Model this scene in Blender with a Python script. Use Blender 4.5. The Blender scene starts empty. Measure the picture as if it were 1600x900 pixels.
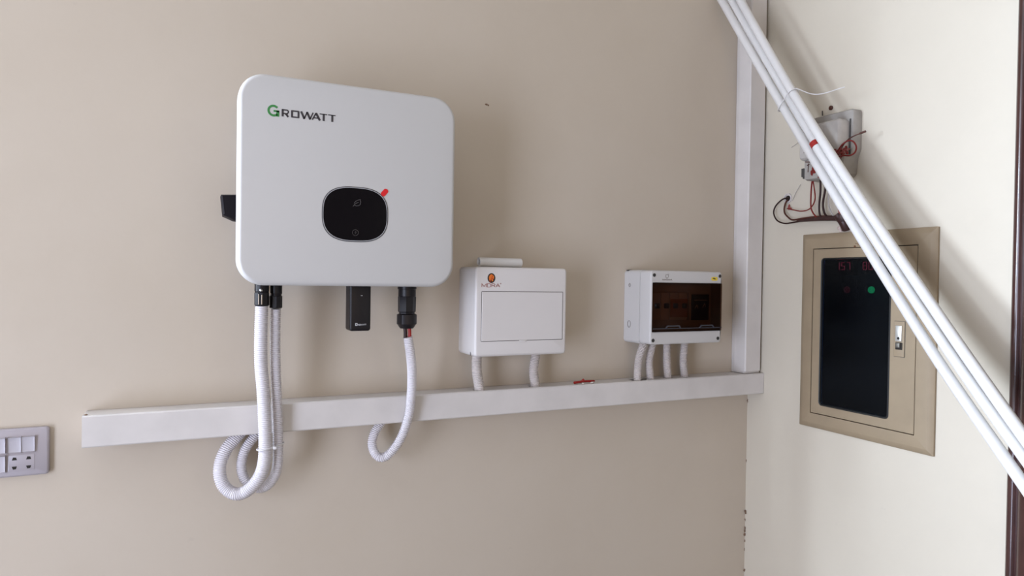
import bpy, bmesh, math, random
from mathutils import Vector, Matrix

random.seed(7)
scn = bpy.context.scene
COL = scn.collection
R = math.radians

# ------------------------------------------------------------------ camera
cam_data = bpy.data.cameras.new('camera')
cam_data.sensor_width = 36.0
cam_data.lens = 23.827
cam_data.clip_start = 0.02
cam = bpy.data.objects.new('camera', cam_data)
COL.objects.link(cam)
_r = Vector((0.90117, -0.43324, 0.0148)).normalized()
_b = Vector((-0.43344, -0.90109, 0.0131)).normalized()
_u = _b.cross(_r).normalized()
_r = _u.cross(_b).normalized()
_m = Matrix((_r, _u, _b)).transposed().to_4x4()
_m.translation = Vector((-1.348, -1.3479, 1.5))
cam.matrix_world = _m
scn.camera = cam

# ------------------------------------------------------------------ world, lights, exposure
world = bpy.data.worlds.new('world')
scn.world = world
world.use_nodes = True
bg = world.node_tree.nodes['Background']
bg.inputs['Color'].default_value = (0.80, 0.88, 1.0, 1)
bg.inputs['Strength'].default_value = 0.15


def area(name, loc, direction, sx, sy, energy, color):
    d = bpy.data.lights.new(name, 'AREA')
    d.shape = 'RECTANGLE'
    d.size, d.size_y = sx, sy
    d.energy = energy
    d.color = color
    o = bpy.data.objects.new(name, d)
    o.location = loc
    o.rotation_euler = Vector(direction).to_track_quat('-Z', 'Y').to_euler()
    COL.objects.link(o)
    return o


# daylight through the window in the back wall left of the frame (key), and the doorway in the left wall; an added warm fill lamp stands behind the camera
area('daylight_back_window', (-2.48, -.004, 1.80), (0, -1, 0), 0.60, 0.66, 245, (0.71, 0.83, 1.0))
area('daylight_left_doorway', (-2.88, -1.50, .98), (1, 0, 0), 0.85, 1.8, 66, (0.70, 0.78, 1.0))
area('rear_fill_lamp', (-1.75, -3.95, 1.75), (0, 1, 0), 1.8, 1.2, 14, (1.0, 0.72, 0.45))

scn.view_settings.view_transform = 'Standard'
scn.view_settings.look = 'None'
scn.view_settings.gamma = 1.0
scn.view_settings.use_curve_mapping = False
scn.view_settings.exposure = 0.0


# ------------------------------------------------------------------ materials
def principled(name, color, rough=0.5, metal=0.0, noise=0.0, noise_scale=30.0, bump=0.0, bump_scale=200.0,
               tint=None, coat=0.0, spec=0.5):
    m = bpy.data.materials.new(name)
    m.use_nodes = True
    nt = m.node_tree
    b = nt.nodes['Principled BSDF']
    b.inputs['Base Color'].default_value = (*color, 1)
    b.inputs['Roughness'].default_value = rough
    b.inputs['Metallic'].default_value = metal
    b.inputs['Specular IOR Level'].default_value = spec
    if coat:
        b.inputs['Coat Weight'].default_value = coat
        b.inputs['Coat Roughness'].default_value = 0.08
    if noise or bump:
        tc = nt.nodes.new('ShaderNodeTexCoord')
    if noise:
        n = nt.nodes.new('ShaderNodeTexNoise')
        n.inputs['Scale'].default_value = noise_scale
        n.inputs['Detail'].default_value = 6
        nt.links.new(tc.outputs['Object'], n.inputs['Vector'])
        mix = nt.nodes.new('ShaderNodeMixRGB')
        t = tint or tuple(c * (1 - noise) for c in color)
        mix.inputs['Color1'].default_value = (*color, 1)
        mix.inputs['Color2'].default_value = (*t, 1)
        ramp = nt.nodes.new('ShaderNodeMapRange')
        ramp.inputs['From Min'].default_value = 0.4
        ramp.inputs['From Max'].default_value = 0.75
        nt.links.new(n.outputs['Fac'], ramp.inputs['Value'])
        nt.links.new(ramp.outputs['Result'], mix.inputs['Fac'])
        nt.links.new(mix.outputs['Color'], b.inputs['Base Color'])
    if bump:
        n2 = nt.nodes.new('ShaderNodeTexNoise')
        n2.inputs['Scale'].default_value = bump_scale
        n2.inputs['Detail'].default_value = 5
        nt.links.new(tc.outputs['Object'], n2.inputs['Vector'])
        bp = nt.nodes.new('ShaderNodeBump')
        bp.inputs['Strength'].default_value = bump
        bp.inputs['Distance'].default_value = 0.004
        nt.links.new(n2.outputs['Fac'], bp.inputs['Height'])
        nt.links.new(bp.outputs['Normal'], b.inputs['Normal'])
    return m


def smoked(name, tint, ior=1.45, rough=0.03):
    m = bpy.data.materials.new(name)
    m.use_nodes = True
    nt = m.node_tree
    nt.nodes.remove(nt.nodes['Principled BSDF'])
    out = nt.nodes['Material Output']
    tr = nt.nodes.new('ShaderNodeBsdfTransparent')
    tr.inputs['Color'].default_value = (*tint, 1)
    gl = nt.nodes.new('ShaderNodeBsdfGlossy')
    gl.inputs['Color'].default_value = (0.75, 0.87, 1.0, 1)  # blue tint puts the cool room reflection into the gloss colour
    gl.inputs['Roughness'].default_value = rough
    fr = nt.nodes.new('ShaderNodeFresnel')
    fr.inputs['IOR'].default_value = ior
    mx = nt.nodes.new('ShaderNodeMixShader')
    nt.links.new(fr.outputs['Fac'], mx.inputs['Fac'])
    nt.links.new(tr.outputs['BSDF'], mx.inputs[1])
    nt.links.new(gl.outputs['BSDF'], mx.inputs[2])
    nt.links.new(mx.outputs['Shader'], out.inputs['Surface'])
    return m


def emissive(name, color, strength):
    m = bpy.data.materials.new(name)
    m.use_nodes = True
    b = m.node_tree.nodes['Principled BSDF']
    b.inputs['Base Color'].default_value = (*[c * 0.3 for c in color], 1)
    b.inputs['Emission Color'].default_value = (*color, 1)
    b.inputs['Emission Strength'].default_value = strength
    return m


def wall_material(name, base, stain, stain_amount):
    m = bpy.data.materials.new(name)
    m.use_nodes = True
    nt = m.node_tree
    b = nt.nodes['Principled BSDF']
    b.inputs['Roughness'].default_value = 0.62
    tc = nt.nodes.new('ShaderNodeTexCoord')
    big = nt.nodes.new('ShaderNodeTexNoise')
    big.inputs['Scale'].default_value = 3.2
    big.inputs['Detail'].default_value = 7
    big.inputs['Roughness'].default_value = 0.65
    nt.links.new(tc.outputs['Object'], big.inputs['Vector'])
    mr = nt.nodes.new('ShaderNodeMapRange')
    mr.inputs['From Min'].default_value = 0.42
    mr.inputs['From Max'].default_value = 0.78
    mr.inputs['To Max'].default_value = stain_amount
    nt.links.new(big.outputs['Fac'], mr.inputs['Value'])
    mix = nt.nodes.new('ShaderNodeMixRGB')
    mix.inputs['Color1'].default_value = (*base, 1)
    mix.inputs['Color2'].default_value = (*stain, 1)
    nt.links.new(mr.outputs['Result'], mix.inputs['Fac'])
    # small dirt specks
    sp = nt.nodes.new('ShaderNodeTexNoise')
    sp.inputs['Scale'].default_value = 34
    sp.inputs['Detail'].default_value = 3
    nt.links.new(tc.outputs['Object'], sp.inputs['Vector'])
    mr2 = nt.nodes.new('ShaderNodeMapRange')
    mr2.inputs['From Min'].default_value = 0.72
    mr2.inputs['From Max'].default_value = 0.80
    mr2.inputs['To Max'].default_value = 0.35
    nt.links.new(sp.outputs['Fac'], mr2.inputs['Value'])
    mix2 = nt.nodes.new('ShaderNodeMixRGB')
    mix2.inputs['Color2'].default_value = (0.42, 0.36, 0.30, 1)
    nt.links.new(mix.outputs['Color'], mix2.inputs['Color1'])
    nt.links.new(mr2.outputs['Result'], mix2.inputs['Fac'])
    nt.links.new(mix2.outputs['Color'], b.inputs['Base Color'])
    f1 = nt.nodes.new('ShaderNodeTexNoise')
    f1.inputs['Scale'].default_value = 55
    f1.inputs['Detail'].default_value = 8
    nt.links.new(tc.outputs['Object'], f1.inputs['Vector'])
    bp = nt.nodes.new('ShaderNodeBump')
    bp.inputs['Strength'].default_value = 0.07
    bp.inputs['Distance'].default_value = 0.004
    nt.links.new(f1.outputs['Fac'], bp.inputs['Height'])
    nt.links.new(bp.outputs['Normal'], b.inputs['Normal'])
    return m


M = {}
M['wall'] = wall_material('wall_paint', (0.515, 0.445, 0.36), (0.455, 0.38, 0.29), 0.4)
M['wall_r'] = wall_material('wall_paint_right', (0.56, 0.505, 0.41), (0.50, 0.445, 0.355), 0.4)
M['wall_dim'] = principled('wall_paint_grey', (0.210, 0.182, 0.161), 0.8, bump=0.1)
M['ceiling'] = principled('ceiling_paint', (0.385, 0.357, 0.329), 0.8, bump=0.1)
M['floor'] = principled('floor_tile', (0.130, 0.110, 0.095), 0.5, noise=0.25, noise_scale=6)
M['trunk'] = principled('trunking_pvc', (0.630, 0.592, 0.560), 0.42, noise=0.10, noise_scale=14, bump=0.05, bump_scale=40)
M['inv'] = principled('inverter_white', (0.50, 0.488, 0.470), 0.38, bump=0.02, bump_scale=300)
M['sink'] = principled('grey_aluminium', (0.30, 0.30, 0.31), 0.45, metal=0.7)
M['black'] = principled('black_plastic', (0.008, 0.0065, 0.008), 0.38, bump=0.03, bump_scale=300, spec=0.3)
M['blacksw'] = principled('black_switch_plastic', (0.008, 0.0065, 0.009), 0.5, spec=0.15)
M['glass_black'] = principled('black_glass', (0.003, 0.002, 0.003), 0.12, spec=0.18)
M['rim'] = principled('grey_rim', (0.33, 0.33, 0.34), 0.35)
M['rim_dark'] = principled('dark_rim', (0.05, 0.048, 0.05), 0.4)
M['icon'] = principled('grey_icon', (0.075, 0.07, 0.072), 0.4)
M['icon_dim'] = principled('dim_icon', (0.03, 0.027, 0.028), 0.4)
M['green'] = principled('logo_green', (0.035, 0.21, 0.05), 0.5)
M['ink'] = principled('logo_dark_grey', (0.035, 0.03, 0.035), 0.5)
M['red'] = principled('red_film', (0.62, 0.006, 0.012), 0.35)
M['whiteprint'] = principled('white_print', (0.55, 0.55, 0.56), 0.5)
M['conduit'] = principled('white_conduit', (0.655, 0.624, 0.643), 0.38)
M['conduit_old'] = principled('dull_white_conduit', (0.60, 0.545, 0.515), 0.5, noise=0.15, noise_scale=60)
M['metal'] = principled('bright_metal', (0.75, 0.75, 0.76), 0.25, metal=1.0)
M['mora'] = principled('white_abs', (0.635, 0.600, 0.575), 0.36)
M['groove'] = principled('dark_groove', (0.10, 0.085, 0.08), 0.8)
M['emb_dark'] = principled('emblem_dark', (0.03, 0.018, 0.012), 0.5)
M['emb_orange'] = principled('emblem_orange', (0.72, 0.17, 0.015), 0.5)
M['emb_red'] = principled('emblem_red', (0.45, 0.03, 0.01), 0.5)
M['ink_red'] = principled('lettering_brown_red', (0.30, 0.10, 0.085), 0.5)
M['breaker'] = principled('light_grey_abs', (0.545, 0.525, 0.505), 0.42)
M['smoke_brown'] = smoked('smoked_brown_pane', (0.52, 0.40, 0.325), 1.18, 0.22)
M['smoke_black'] = smoked('smoked_black_pane', (0.12, 0.16, 0.22), 1.30, 0.28)
M['mcb'] = principled('breaker_body', (0.55, 0.52, 0.48), 0.5)
M['mcb_label'] = principled('breaker_brown_label', (0.42, 0.16, 0.05), 0.5)
M['mcb_lever'] = principled('breaker_lever', (0.05, 0.05, 0.06), 0.4)
M['screw'] = principled('dark_screw', (0.07, 0.065, 0.06), 0.45, metal=0.4)
M['yellow'] = principled('yellow_sticker', (0.75, 0.55, 0.05), 0.5)
M['meter'] = principled('meter_grey', (0.336, 0.312, 0.280), 0.5, noise=0.2, noise_scale=40)
M['meter_cover'] = principled('meter_cover_grey', (0.448, 0.416, 0.384), 0.4, noise=0.12, noise_scale=50)
M['meter_dark'] = principled('meter_dark', (0.06, 0.055, 0.05), 0.5)
M['plate_print'] = principled('meter_print', (0.20, 0.17, 0.15), 0.5)
M['wire_red'] = principled('wire_red', (0.17, 0.018, 0.014), 0.4, spec=0.2)
M['wire_pink'] = principled('wire_faded_red', (0.26, 0.06, 0.05), 0.45, spec=0.2)
M['wire_brown'] = principled('wire_brown', (0.075, 0.026, 0.018), 0.45, spec=0.2)
M['wire_black'] = principled('wire_black', (0.028, 0.012, 0.010), 0.45, spec=0.2)
M['wire_grey'] = principled('wire_grey', (0.34, 0.31, 0.29), 0.45)
M['tape_dark'] = principled('tape_dark_brown', (0.045, 0.016, 0.014), 0.4, noise=0.5, noise_scale=120)
M['tape_red'] = principled('tape_red', (0.30, 0.022, 0.018), 0.4, spec=0.2)
M['putty'] = principled('putty', (0.62, 0.50, 0.45), 0.8, bump=0.4, bump_scale=150)
M['hole'] = principled('hole_dark', (0.02, 0.016, 0.013), 0.9)
M['board'] = principled('board_beige_enamel', (0.295, 0.225, 0.142), 0.6, noise=0.10, noise_scale=25, bump=0.04, bump_scale=90)
M['board_in'] = principled('board_inside', (0.06, 0.075, 0.11), 0.6)
M['gasket'] = principled('rubber_gasket', (0.012, 0.013, 0.012), 0.45)
M['rust'] = principled('rust', (0.12, 0.05, 0.02), 0.9, bump=0.4)
M['lock'] = principled('lock_metal', (0.50, 0.49, 0.45), 0.35, metal=0.55)
M['lock_dark'] = principled('lock_dark', (0.13, 0.12, 0.10), 0.4, metal=0.5)
M['led_red'] = emissive('red_digits', (1.0, 0.06, 0.08), 4.5)
M['led_dim'] = emissive('red_lamp_dim', (0.8, 0.05, 0.06), 0.9)
M['led_green'] = emissive('green_lamp', (0.012, 1.0, 0.20), 4.5)
M['pipe'] = principled('pvc_pipe_white', (0.64, 0.622, 0.595), 0.33, noise=0.04, noise_scale=40)
M['wood'] = principled('dark_varnished_wood', (0.050, 0.018, 0.015), 0.28, noise=0.35, noise_scale=22, coat=0.4)
M['leaf'] = principled('dark_door_leaf', (0.020, 0.009, 0.008), 0.4)
M['switch'] = principled('switch_plate', (0.37, 0.335, 0.355), 0.35)
M['rocker'] = principled('switch_rocker', (0.44, 0.415, 0.445), 0.28)
M['plaster'] = principled('plaster', (0.585, 0.530, 0.476), 0.9, bump=0.5, bump_scale=80)
M['mud'] = principled('brown_mud', (0.20, 0.125, 0.08), 0.95, bump=0.5, bump_scale=300)
M['tie'] = principled('nylon_tie', (0.624, 0.601, 0.593), 0.4)


# ------------------------------------------------------------------ geometry helpers
class MB:
    """collects shapes in one bmesh, then links them as one object"""

    def __init__(self):
        self.bm = bmesh.new()

    def box(self, lo, hi, bevel=0.0, seg=2):
        lo, hi = Vector(lo), Vector(hi)
        r = bmesh.ops.create_cube(self.bm, size=1.0)
        vs = r['verts']
        for v in vs:
            v.co = Vector((lo[i] + (v.co[i] + 0.5) * (hi[i] - lo[i]) for i in range(3)))
        if bevel:
            es = list({e for v in vs for e in v.link_edges})
            bmesh.ops.bevel(self.bm, geom=es, offset=bevel, segments=seg, affect='EDGES', profile=0.5)
        return self

    def shell(self, outline, profile, fm, cap0=True, cap1=True):
        """outline(inset) -> [(u, v)], profile = [(inset, depth)], fm(u, v, d) -> xyz"""
        rings = []
        for ins, d in profile:
            rings.append([self.bm.verts.new(fm(u, v, d)) for u, v in outline(ins)])
        n = len(rings[0])
        for a, b in zip(rings, rings[1:]):
            for i in range(n):
                j = (i + 1) % n
                self.bm.faces.new((a[i], a[j], b[j], b[i]))
        if cap0:
            self.bm.faces.new(rings[0])
        if cap1:
            self.bm.faces.new(rings[-1])
        return self

    def tube(self, pts, rad, sides=12, caps=True, smooth_steps=0, closed=False):
        if smooth_steps:
            pts = catmull(pts, smooth_steps)
        pts = [Vector(p) for p in pts]
        n = len(pts)
        rf = rad if callable(rad) else (lambda i, s: rad)
        # parallel transport frame
        tans = []
        for i in range(n):
            if closed:
                t = pts[(i + 1) % n] - pts[i - 1]
            else:
                t = pts[min(i + 1, n - 1)] - pts[max(i - 1, 0)]
            tans.append(t.normalized())
        t0 = tans[0]
        a = Vector((0, 0, 1)) if abs(t0.z) < 0.9 else Vector((1, 0, 0))
        nrm = (a - t0 * a.dot(t0)).normalized()
        rings, s = [], 0.0
        for i in range(n):
            if i:
                s += (pts[i] - pts[i - 1]).length
                nrm = (nrm - tans[i] * nrm.dot(tans[i])).normalized()
            bi = tans[i].cross(nrm)
            r = rf(i, s)
            rings.append([self.bm.verts.new(pts[i] + (nrm * math.cos(2 * math.pi * k / sides) + bi * math.sin(2 * math.pi * k / sides)) * r)
                          for k in range(sides)])
        pairs = list(zip(rings, rings[1:]))
        if closed:
            pairs.append((rings[-1], rings[0]))
        for p, q in pairs:
            for k in range(sides):
                j = (k + 1) % sides
                self.bm.faces.new((p[k], p[j], q[j], q[k]))
        if caps and not closed:
            self.bm.faces.new(rings[0])
            self.bm.faces.new(rings[-1])
        return self

    def lathe(self, p0, axis, prof, sides=24, caps=True):
        """prof = [(distance along axis, radius)]"""
        p0, ax = Vector(p0), Vector(axis).normalized()
        a = Vector((0, 0, 1)) if abs(ax.z) < 0.9 else Vector((1, 0, 0))
        n = (a - ax * a.dot(ax)).normalized()
        b = ax.cross(n)
        rings = []
        for t, r in prof:
            rings.append([self.bm.verts.new(p0 + ax * t + (n * math.cos(2 * math.pi * (k + .5) / sides) + b * math.sin(2 * math.pi * (k + .5) / sides)) * r)
                          for k in range(sides)])
        for p, q in zip(rings, rings[1:]):
            for k in range(sides):
                j = (k + 1) % sides
                self.bm.faces.new((p[k], p[j], q[j], q[k]))
        if caps:
            self.bm.faces.new(rings[0])
            self.bm.faces.new(rings[-1])
        return self

    def blob(self, c, r, squash=(1, 1, 1), rough=0.3, sub=2):
        res = bmesh.ops.create_icosphere(self.bm, subdivisions=sub, radius=1.0)
        for v in res['verts']:
            k = 1 + random.uniform(-rough, rough)
            v.co = Vector((c[i] + v.co[i] * r * squash[i] * k for i in range(3)))
        return self

    def strokes(self, lines, width, fm, d0, d1):
        """flat raised ribbons for print; every line a list of (u, v)"""
        for ln in lines:
            w = width
            if isinstance(ln, tuple):
                ln, w = ln
            closed = len(ln) > 2 and ln[0] == ln[-1]
            pts = ln[:-1] if closed else ln
            n = len(pts)
            L, Rr = [], []
            for i in range(n):
                p = Vector(pts[i])
                if closed:
                    a, b = Vector(pts[i - 1]), Vector(pts[(i + 1) % n])
                else:
                    a = Vector(pts[i - 1]) if i > 0 else None
                    b = Vector(pts[i + 1]) if i < n - 1 else None
                d_in = (p - a).normalized() if a is not None else None
                d_out = (b - p).normalized() if b is not None else None
                if d_in is None:
                    t, k = d_out, 1.0
                elif d_out is None:
                    t, k = d_in, 1.0
                else:
                    t = (d_in + d_out)
                    t = t.normalized() if t.length > 1e-6 else d_in
                    c = max(0.45, t.dot(d_in))
                    k = 1.0 / c
                nn = Vector((-t.y, t.x)) * (w / 2 * k)
                L.append(p + nn)
                Rr.append(p - nn)
            seg = n if closed else n - 1
            ring = []
            for i in range(n):
                ring.append([self.bm.verts.new(fm(q.x, q.y, d)) for q, d in ((L[i], d0), (Rr[i], d0), (Rr[i], d1), (L[i], d1))])
            for i in range(seg):
                a, b = ring[i], ring[(i + 1) % n]
                for k in range(4):
                    j = (k + 1) % 4
                    self.bm.faces.new((a[k], a[j], b[j], b[k]))
            if not closed:
                self.bm.faces.new(ring[0])
                self.bm.faces.new(ring[-1])
        return self

    def build(self, name, mat, parent=None, sharp=35, label=None, recalc=True):
        bm = self.bm
        if recalc:
            bmesh.ops.recalc_face_normals(bm, faces=bm.faces)
        me = bpy.data.meshes.new(name)
        bm.to_mesh(me)
        bm.free()
        me.materials.append(mat)
        for p in me.polygons:
            p.use_smooth = True
        me.set_sharp_from_angle(angle=R(sharp))
        o = bpy.data.objects.new(name, me)
        COL.objects.link(o)
        if parent is not None:
            o.parent = parent
            o.matrix_parent_inverse = Matrix.Translation(-parent.location)
        if label:
            o['label'] = label
        return o


def catmull(pts, steps):
    P = [Vector(p) for p in pts]
    P = [P[0] * 2 - P[1]] + P + [P[-1] * 2 - P[-2]]
    out = []
    for i in range(1, len(P) - 2):
        for k in range(steps):
            t = k / steps
            p0, p1, p2, p3 = P[i - 1], P[i], P[i + 1], P[i + 2]
            out.append(0.5 * ((2 * p1) + (p2 - p0) * t + (2 * p0 - 5 * p1 + 4 * p2 - p3) * t * t + (3 * p1 - p0 - 3 * p2 + p3) * t ** 3))
    out.append(P[-2])
    return out


def resample(pts, step):
    P = catmull(pts, 14)
    out = [P[0].copy()]
    acc = 0.0
    for a, b in zip(P, P[1:]):
        seg = (b - a).length
        pos = step - acc
        while pos <= seg:
            out.append(a.lerp(b, pos / seg))
            pos += step
        acc = seg - (pos - step)
    out.append(P[-1].copy())
    return out


def rrect(cu, cv, w, h, r, n=8):
    def f(i):
        ww, hh = w / 2 - i, h / 2 - i
        rr = max(r - i, min(0.0004, r))
        pts = []
        for sx, sy, a0 in ((1, 1, 0), (-1, 1, 90), (-1, -1, 180), (1, -1, 270)):
            for k in range(n + 1):
                a = R(a0 + 90 * k / n)
                pts.append((cu + sx * (ww - rr) + rr * math.cos(a), cv + sy * (hh - rr) + rr * math.sin(a)))
        return pts
    return f


def superellipse(cu, cv, a, b, e, n=64):
    def f(i):
        pts = []
        for k in range(n):
            t = 2 * math.pi * k / n
            c, s = math.cos(t), math.sin(t)
            pts.append((cu + (a - i) * math.copysign(abs(c) ** (2 / e), c), cv + (b - i) * math.copysign(abs(s) ** (2 / e), s)))
        return pts
    return f


def fillet(d_back, d_front, r, k=4):
    """profile from the back to a front rounded with radius r"""
    p = [(0, d_back)]
    for i in range(k + 1):
        a = R(90 * i / k)
        p.append((r - r * math.cos(a), d_front - r + r * math.sin(a)))
    return p


def BW(u, v, d):      # back wall: u = x, v = z, d = distance from the wall
    return (u, -d, v)


def RW(u, v, d):      # right wall: u = distance from the corner towards the viewer, v = z, d = distance from the wall
    return (-d, -u, v)


def thing(name, label, cat, loc=(0, 0, 0), group=None):
    o = bpy.data.objects.new(name, None)
    o.location = loc
    o.empty_display_size = 0.05
    COL.objects.link(o)
    return tag(o, label, cat, group)


def tag(o, label, cat, group=None):
    o['label'] = label
    o['category'] = cat
    if group:
        o['group'] = group
    return o


def struct(o):
    o['kind'] = 'structure'
    return o


def strokes_arc(cu, cv, ru, rv, a0, a1, n=16):
    return [(cu + ru * math.cos(R(a0 + (a1 - a0) * k / n)), cv + rv * math.sin(R(a0 + (a1 - a0) * k / n))) for k in range(n + 1)]


# ------------------------------------------------------------------ the room
XL, YF, ZC = -2.9, -4.1, 2.9
w = MB()
w.box((-2.14, 0, -.1), (0.35, 0.12, ZC + .1))
w.box((XL - .1, 0, -.1), (-2.82, 0.12, ZC + .1))
w.box((-2.82, 0, -.1), (-2.14, 0.12, 1.44))
w.box((-2.82, 0, 2.16), (-2.14, 0.12, ZC + .1))
wb = struct(w.build('wall_back', M['wall']))
fl = struct(MB().box((XL - .1, YF - .1, -.1), (0.35, 0.0, 0)).build('floor', M['floor']))
ce = struct(MB().box((XL - .1, YF - .1, ZC), (0.35, 0.0, ZC + .1)).build('ceiling', M['ceiling']))

# right wall with the niche of the distribution board and the door opening (one closed skin of boxes)
DY0, DY1, DZ = 0.690, 1.62, 2.10
NY0, NY1, NZ0, NZ1 = 0.190, 0.486, 1.176, 1.600
w = MB()
w.box((0, -NY0, 0), (.20, 0, ZC))
w.box((0, -NY1, 0), (.20, -NY0, NZ0))
w.box((0, -NY1, NZ1), (.20, -NY0, ZC))
w.box((.12, -NY1, NZ0), (.20, -NY0, NZ1))
w.box((0, -DY0, 0), (.20, -NY1, ZC))
w.box((0, -DY1, DZ), (.20, -DY0, ZC))
w.box((0, YF, 0), (.20, -DY1, ZC))
wr = struct(w.build('wall_right', M['wall_r']))

# left wall with an open doorway, front wall with an added opening for the fill lamp (both behind the viewer or outside the frame)
w = MB()
w.box((XL - .1, -1.05, 0), (XL, 0, ZC))
w.box((XL - .1, -1.95, 1.92), (XL, -1.05, ZC))
w.box((XL - .1, YF, 0), (XL, -1.95, ZC))
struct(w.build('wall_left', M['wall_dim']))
w = MB()
w.box((XL, YF - .1, 0), (.2, YF, 1.1))
w.box((XL, YF - .1, 2.4), (.2, YF, ZC))
w.box((XL, YF - .1, 1.1), (-2.7, YF, 2.4))
w.box((-0.8, YF - .1, 1.1), (.2, YF, 2.4))
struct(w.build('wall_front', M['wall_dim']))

# dried mud along the corner, dirt marks
for z, x, r in ((1.186, -.001, .0042), (1.026, -.001, .003), (.894, -.002, .0085), (.846, -.002, .004), (.833, -.002, .0075), (.79, -.001, .003), (.735, -.001, .006), (.868, -.001, .003), (.812, -.001, .0035)):
    m = MB()
    for k in range(4):
        m.blob((-.0012 + random.uniform(-.3, .1) * r, -.0012 + random.uniform(-.4, .1) * r, z + random.uniform(-.8, .8) * r), r * random.uniform(.35, .7), (.6, .6, 1), .35, 1)
    m.build('mud_spot', M['mud'], wb)
m = MB()
m.blob((-.7675, -.0004, 1.876), .003, (1.2, .4, .8), .3, 1).blob((-.763, -.0004, 1.8745), .002, (1, .4, 1), .3, 1)
m.build('plaster_chip', M['mud'], wb)

# door at the right with its dark frame
door = struct(bpy.data.objects.new('door_1', None))
door.location = (0, -1.15, 0)
COL.objects.link(door)
prof = [(0, -.01), (0, .006), (.003, .009), (.008, .010), (.012, .008), (.014, .0055), (.017, .007), (.022, .015), (.030, .021), (.041, .0235), (.050, .022), (.056, .017), (.058, .010), (.058, -.15), (.050, -.15), (.045, -.01)]
U0 = 0.637


def casing(u_of, zt, mirror):
    m = MB()
    rings = []
    for z in (0.0, zt):
        ring = []
        for pu, pd in prof:
            top = z + (0 if z == 0 else (.058 - pu) * 1.0)
            ring.append(m.bm.verts.new(RW(u_of(pu), top, pd)))
        rings.append(ring)
    n = len(prof)
    for i in range(n):
        j = (i + 1) % n
        m.bm.faces.new((rings[0][i], rings[0][j], rings[1][j], rings[1][i]))
    m.bm.faces.new(rings[0])
    m.bm.faces.new(rings[1])
    return m


casing(lambda p: U0 + p, 2.04, False).build('door_jamb', M['wood'], door, 50)
casing(lambda p: 1.673 - p, 2.04, True).build('door_jamb', M['wood'], door, 50)
m = MB()
m.box((-.0235, -1.673, 2.045), (.15, -U0, 2.10), .004)
m.build('door_head', M['wood'], door)
m = MB()
m.box((.06, -1.615, .01), (.10, -.695, 2.045), .002)
for z0, z1 in ((.15, .95), (1.10, 1.95)):
    for y0, y1 in ((-1.52, -1.20), (-1.11, -.79)):
        m.box((.048, y0, z0), (.062, y1, z1), .006)
leaf = m.build('door_leaf', M['leaf'], door)

# ------------------------------------------------------------------ cable trunking, horizontal and vertical
TZ0, TZ1, TD = 1.2151, 1.2659, 0.0567
TX0, TX1 = -1.4975, -0.0012
t = 0.0016


def strip(m, x0, x1, z, holes, d0=.0015, d1=TD - .003):
    """one horizontal wall of the channel, with cut-outs"""
    cur = x0
    for hx0, hx1, hd0, hd1 in sorted(holes):
        m.box((cur, -d1, z - t / 2), (hx0, -d0, z + t / 2))
        m.box((hx0, -hd0, z - t / 2), (hx1, -d0, z + t / 2))
        m.box((hx0, -d1, z - t / 2), (hx1, -hd1, z + t / 2))
        cur = hx1
    m.box((cur, -d1, z - t / 2), (x1, -d0, z + t / 2))


tr = thing('cable_trunking', 'long horizontal white square cable trunking running across the wall into the corner', 'trunking', (-.75, 0, TZ0))
m = MB()
m.box((TX0, -.0025, TZ0), (TX1, -.0003, TZ1))
strip(m, TX0, TX1, TZ1 - t / 2, [(-.803, -.778, .028, .053), (-.670, -.646, .022, .049), (-.401, -.334, .020, .053), (-.300, -.279, .018, .043), (-.247, -.226, .016, .041)])
strip(m, TX0, TX1, TZ0 + t / 2, [(-1.278, -1.206, .014, .045), (-1.010, -.972, .014, .044)])
m.build('channel', M['trunk'], tr)
m = MB()
# lid: front face with two short returns
pr = [(TD - .012, TZ1 + .0009), (TD - .002, TZ1 + .0009), (TD, TZ1 - .0012), (TD, TZ0 + .0012), (TD - .002, TZ0 - .0009), (TD - .012, TZ0 - .0009),
      (TD - .012, TZ0 - .0001), (TD - .0024, TZ0 - .0001), (TD - .0016, TZ0 + .0014), (TD - .0016, TZ1 - .0014), (TD - .0024, TZ1 + .0001), (TD - .012, TZ1 + .0001)]
rings = [[m.bm.verts.new((x, -d, z)) for d, z in pr] for x in (TX0 - .0015, TX1)]
for i in range(len(pr)):
    j = (i + 1) % len(pr)
    m.bm.faces.new((rings[0][i], rings[0][j], rings[1][j], rings[1][i]))
m.bm.faces.new(rings[0])
m.bm.faces.new(rings[1])
m.build('lid', M['trunk'], tr)
m = MB().box((TX0 - .0012, -TD + .002, TZ0 + .0005), (TX0 + .001, -.001, TZ1 - .0005))
m.build('end_cap', M['trunk'], tr)
m = MB().blob((TX0 + .004, -.050, TZ1 + .0015), .0028, (1, 1, .9), .3, 1)
m.build('chipped_corner', M['mud'], tr)

VX0, VX1, VD = -.0600, -.0065, 0.0500
vt = thing('cable_trunking', 'tall vertical white cable trunking standing in the corner on the horizontal one', 'trunking', (-.03, 0, TZ1))
m = MB()
m.box((VX0 + .001, -VD + .004, TZ1 + .0012), (VX1 - .001, -.0004, ZC - .002), .001)
m.build('channel', M['trunk'], vt)
m = MB()
m.shell(lambda i: [(VX0 + i, -.012), (VX0 + i, -VD + .0025), (VX0 + .0025, -VD + i), (VX1 - .0025, -VD + i), (VX1 - i, -VD + .0025), (VX1 - i, -.012)][::1],
        [(0, TZ1 + .0068), (0, ZC - .003)], lambda u, v, d: (u, v, d))
m.build('lid', M['trunk'], vt)

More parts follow.
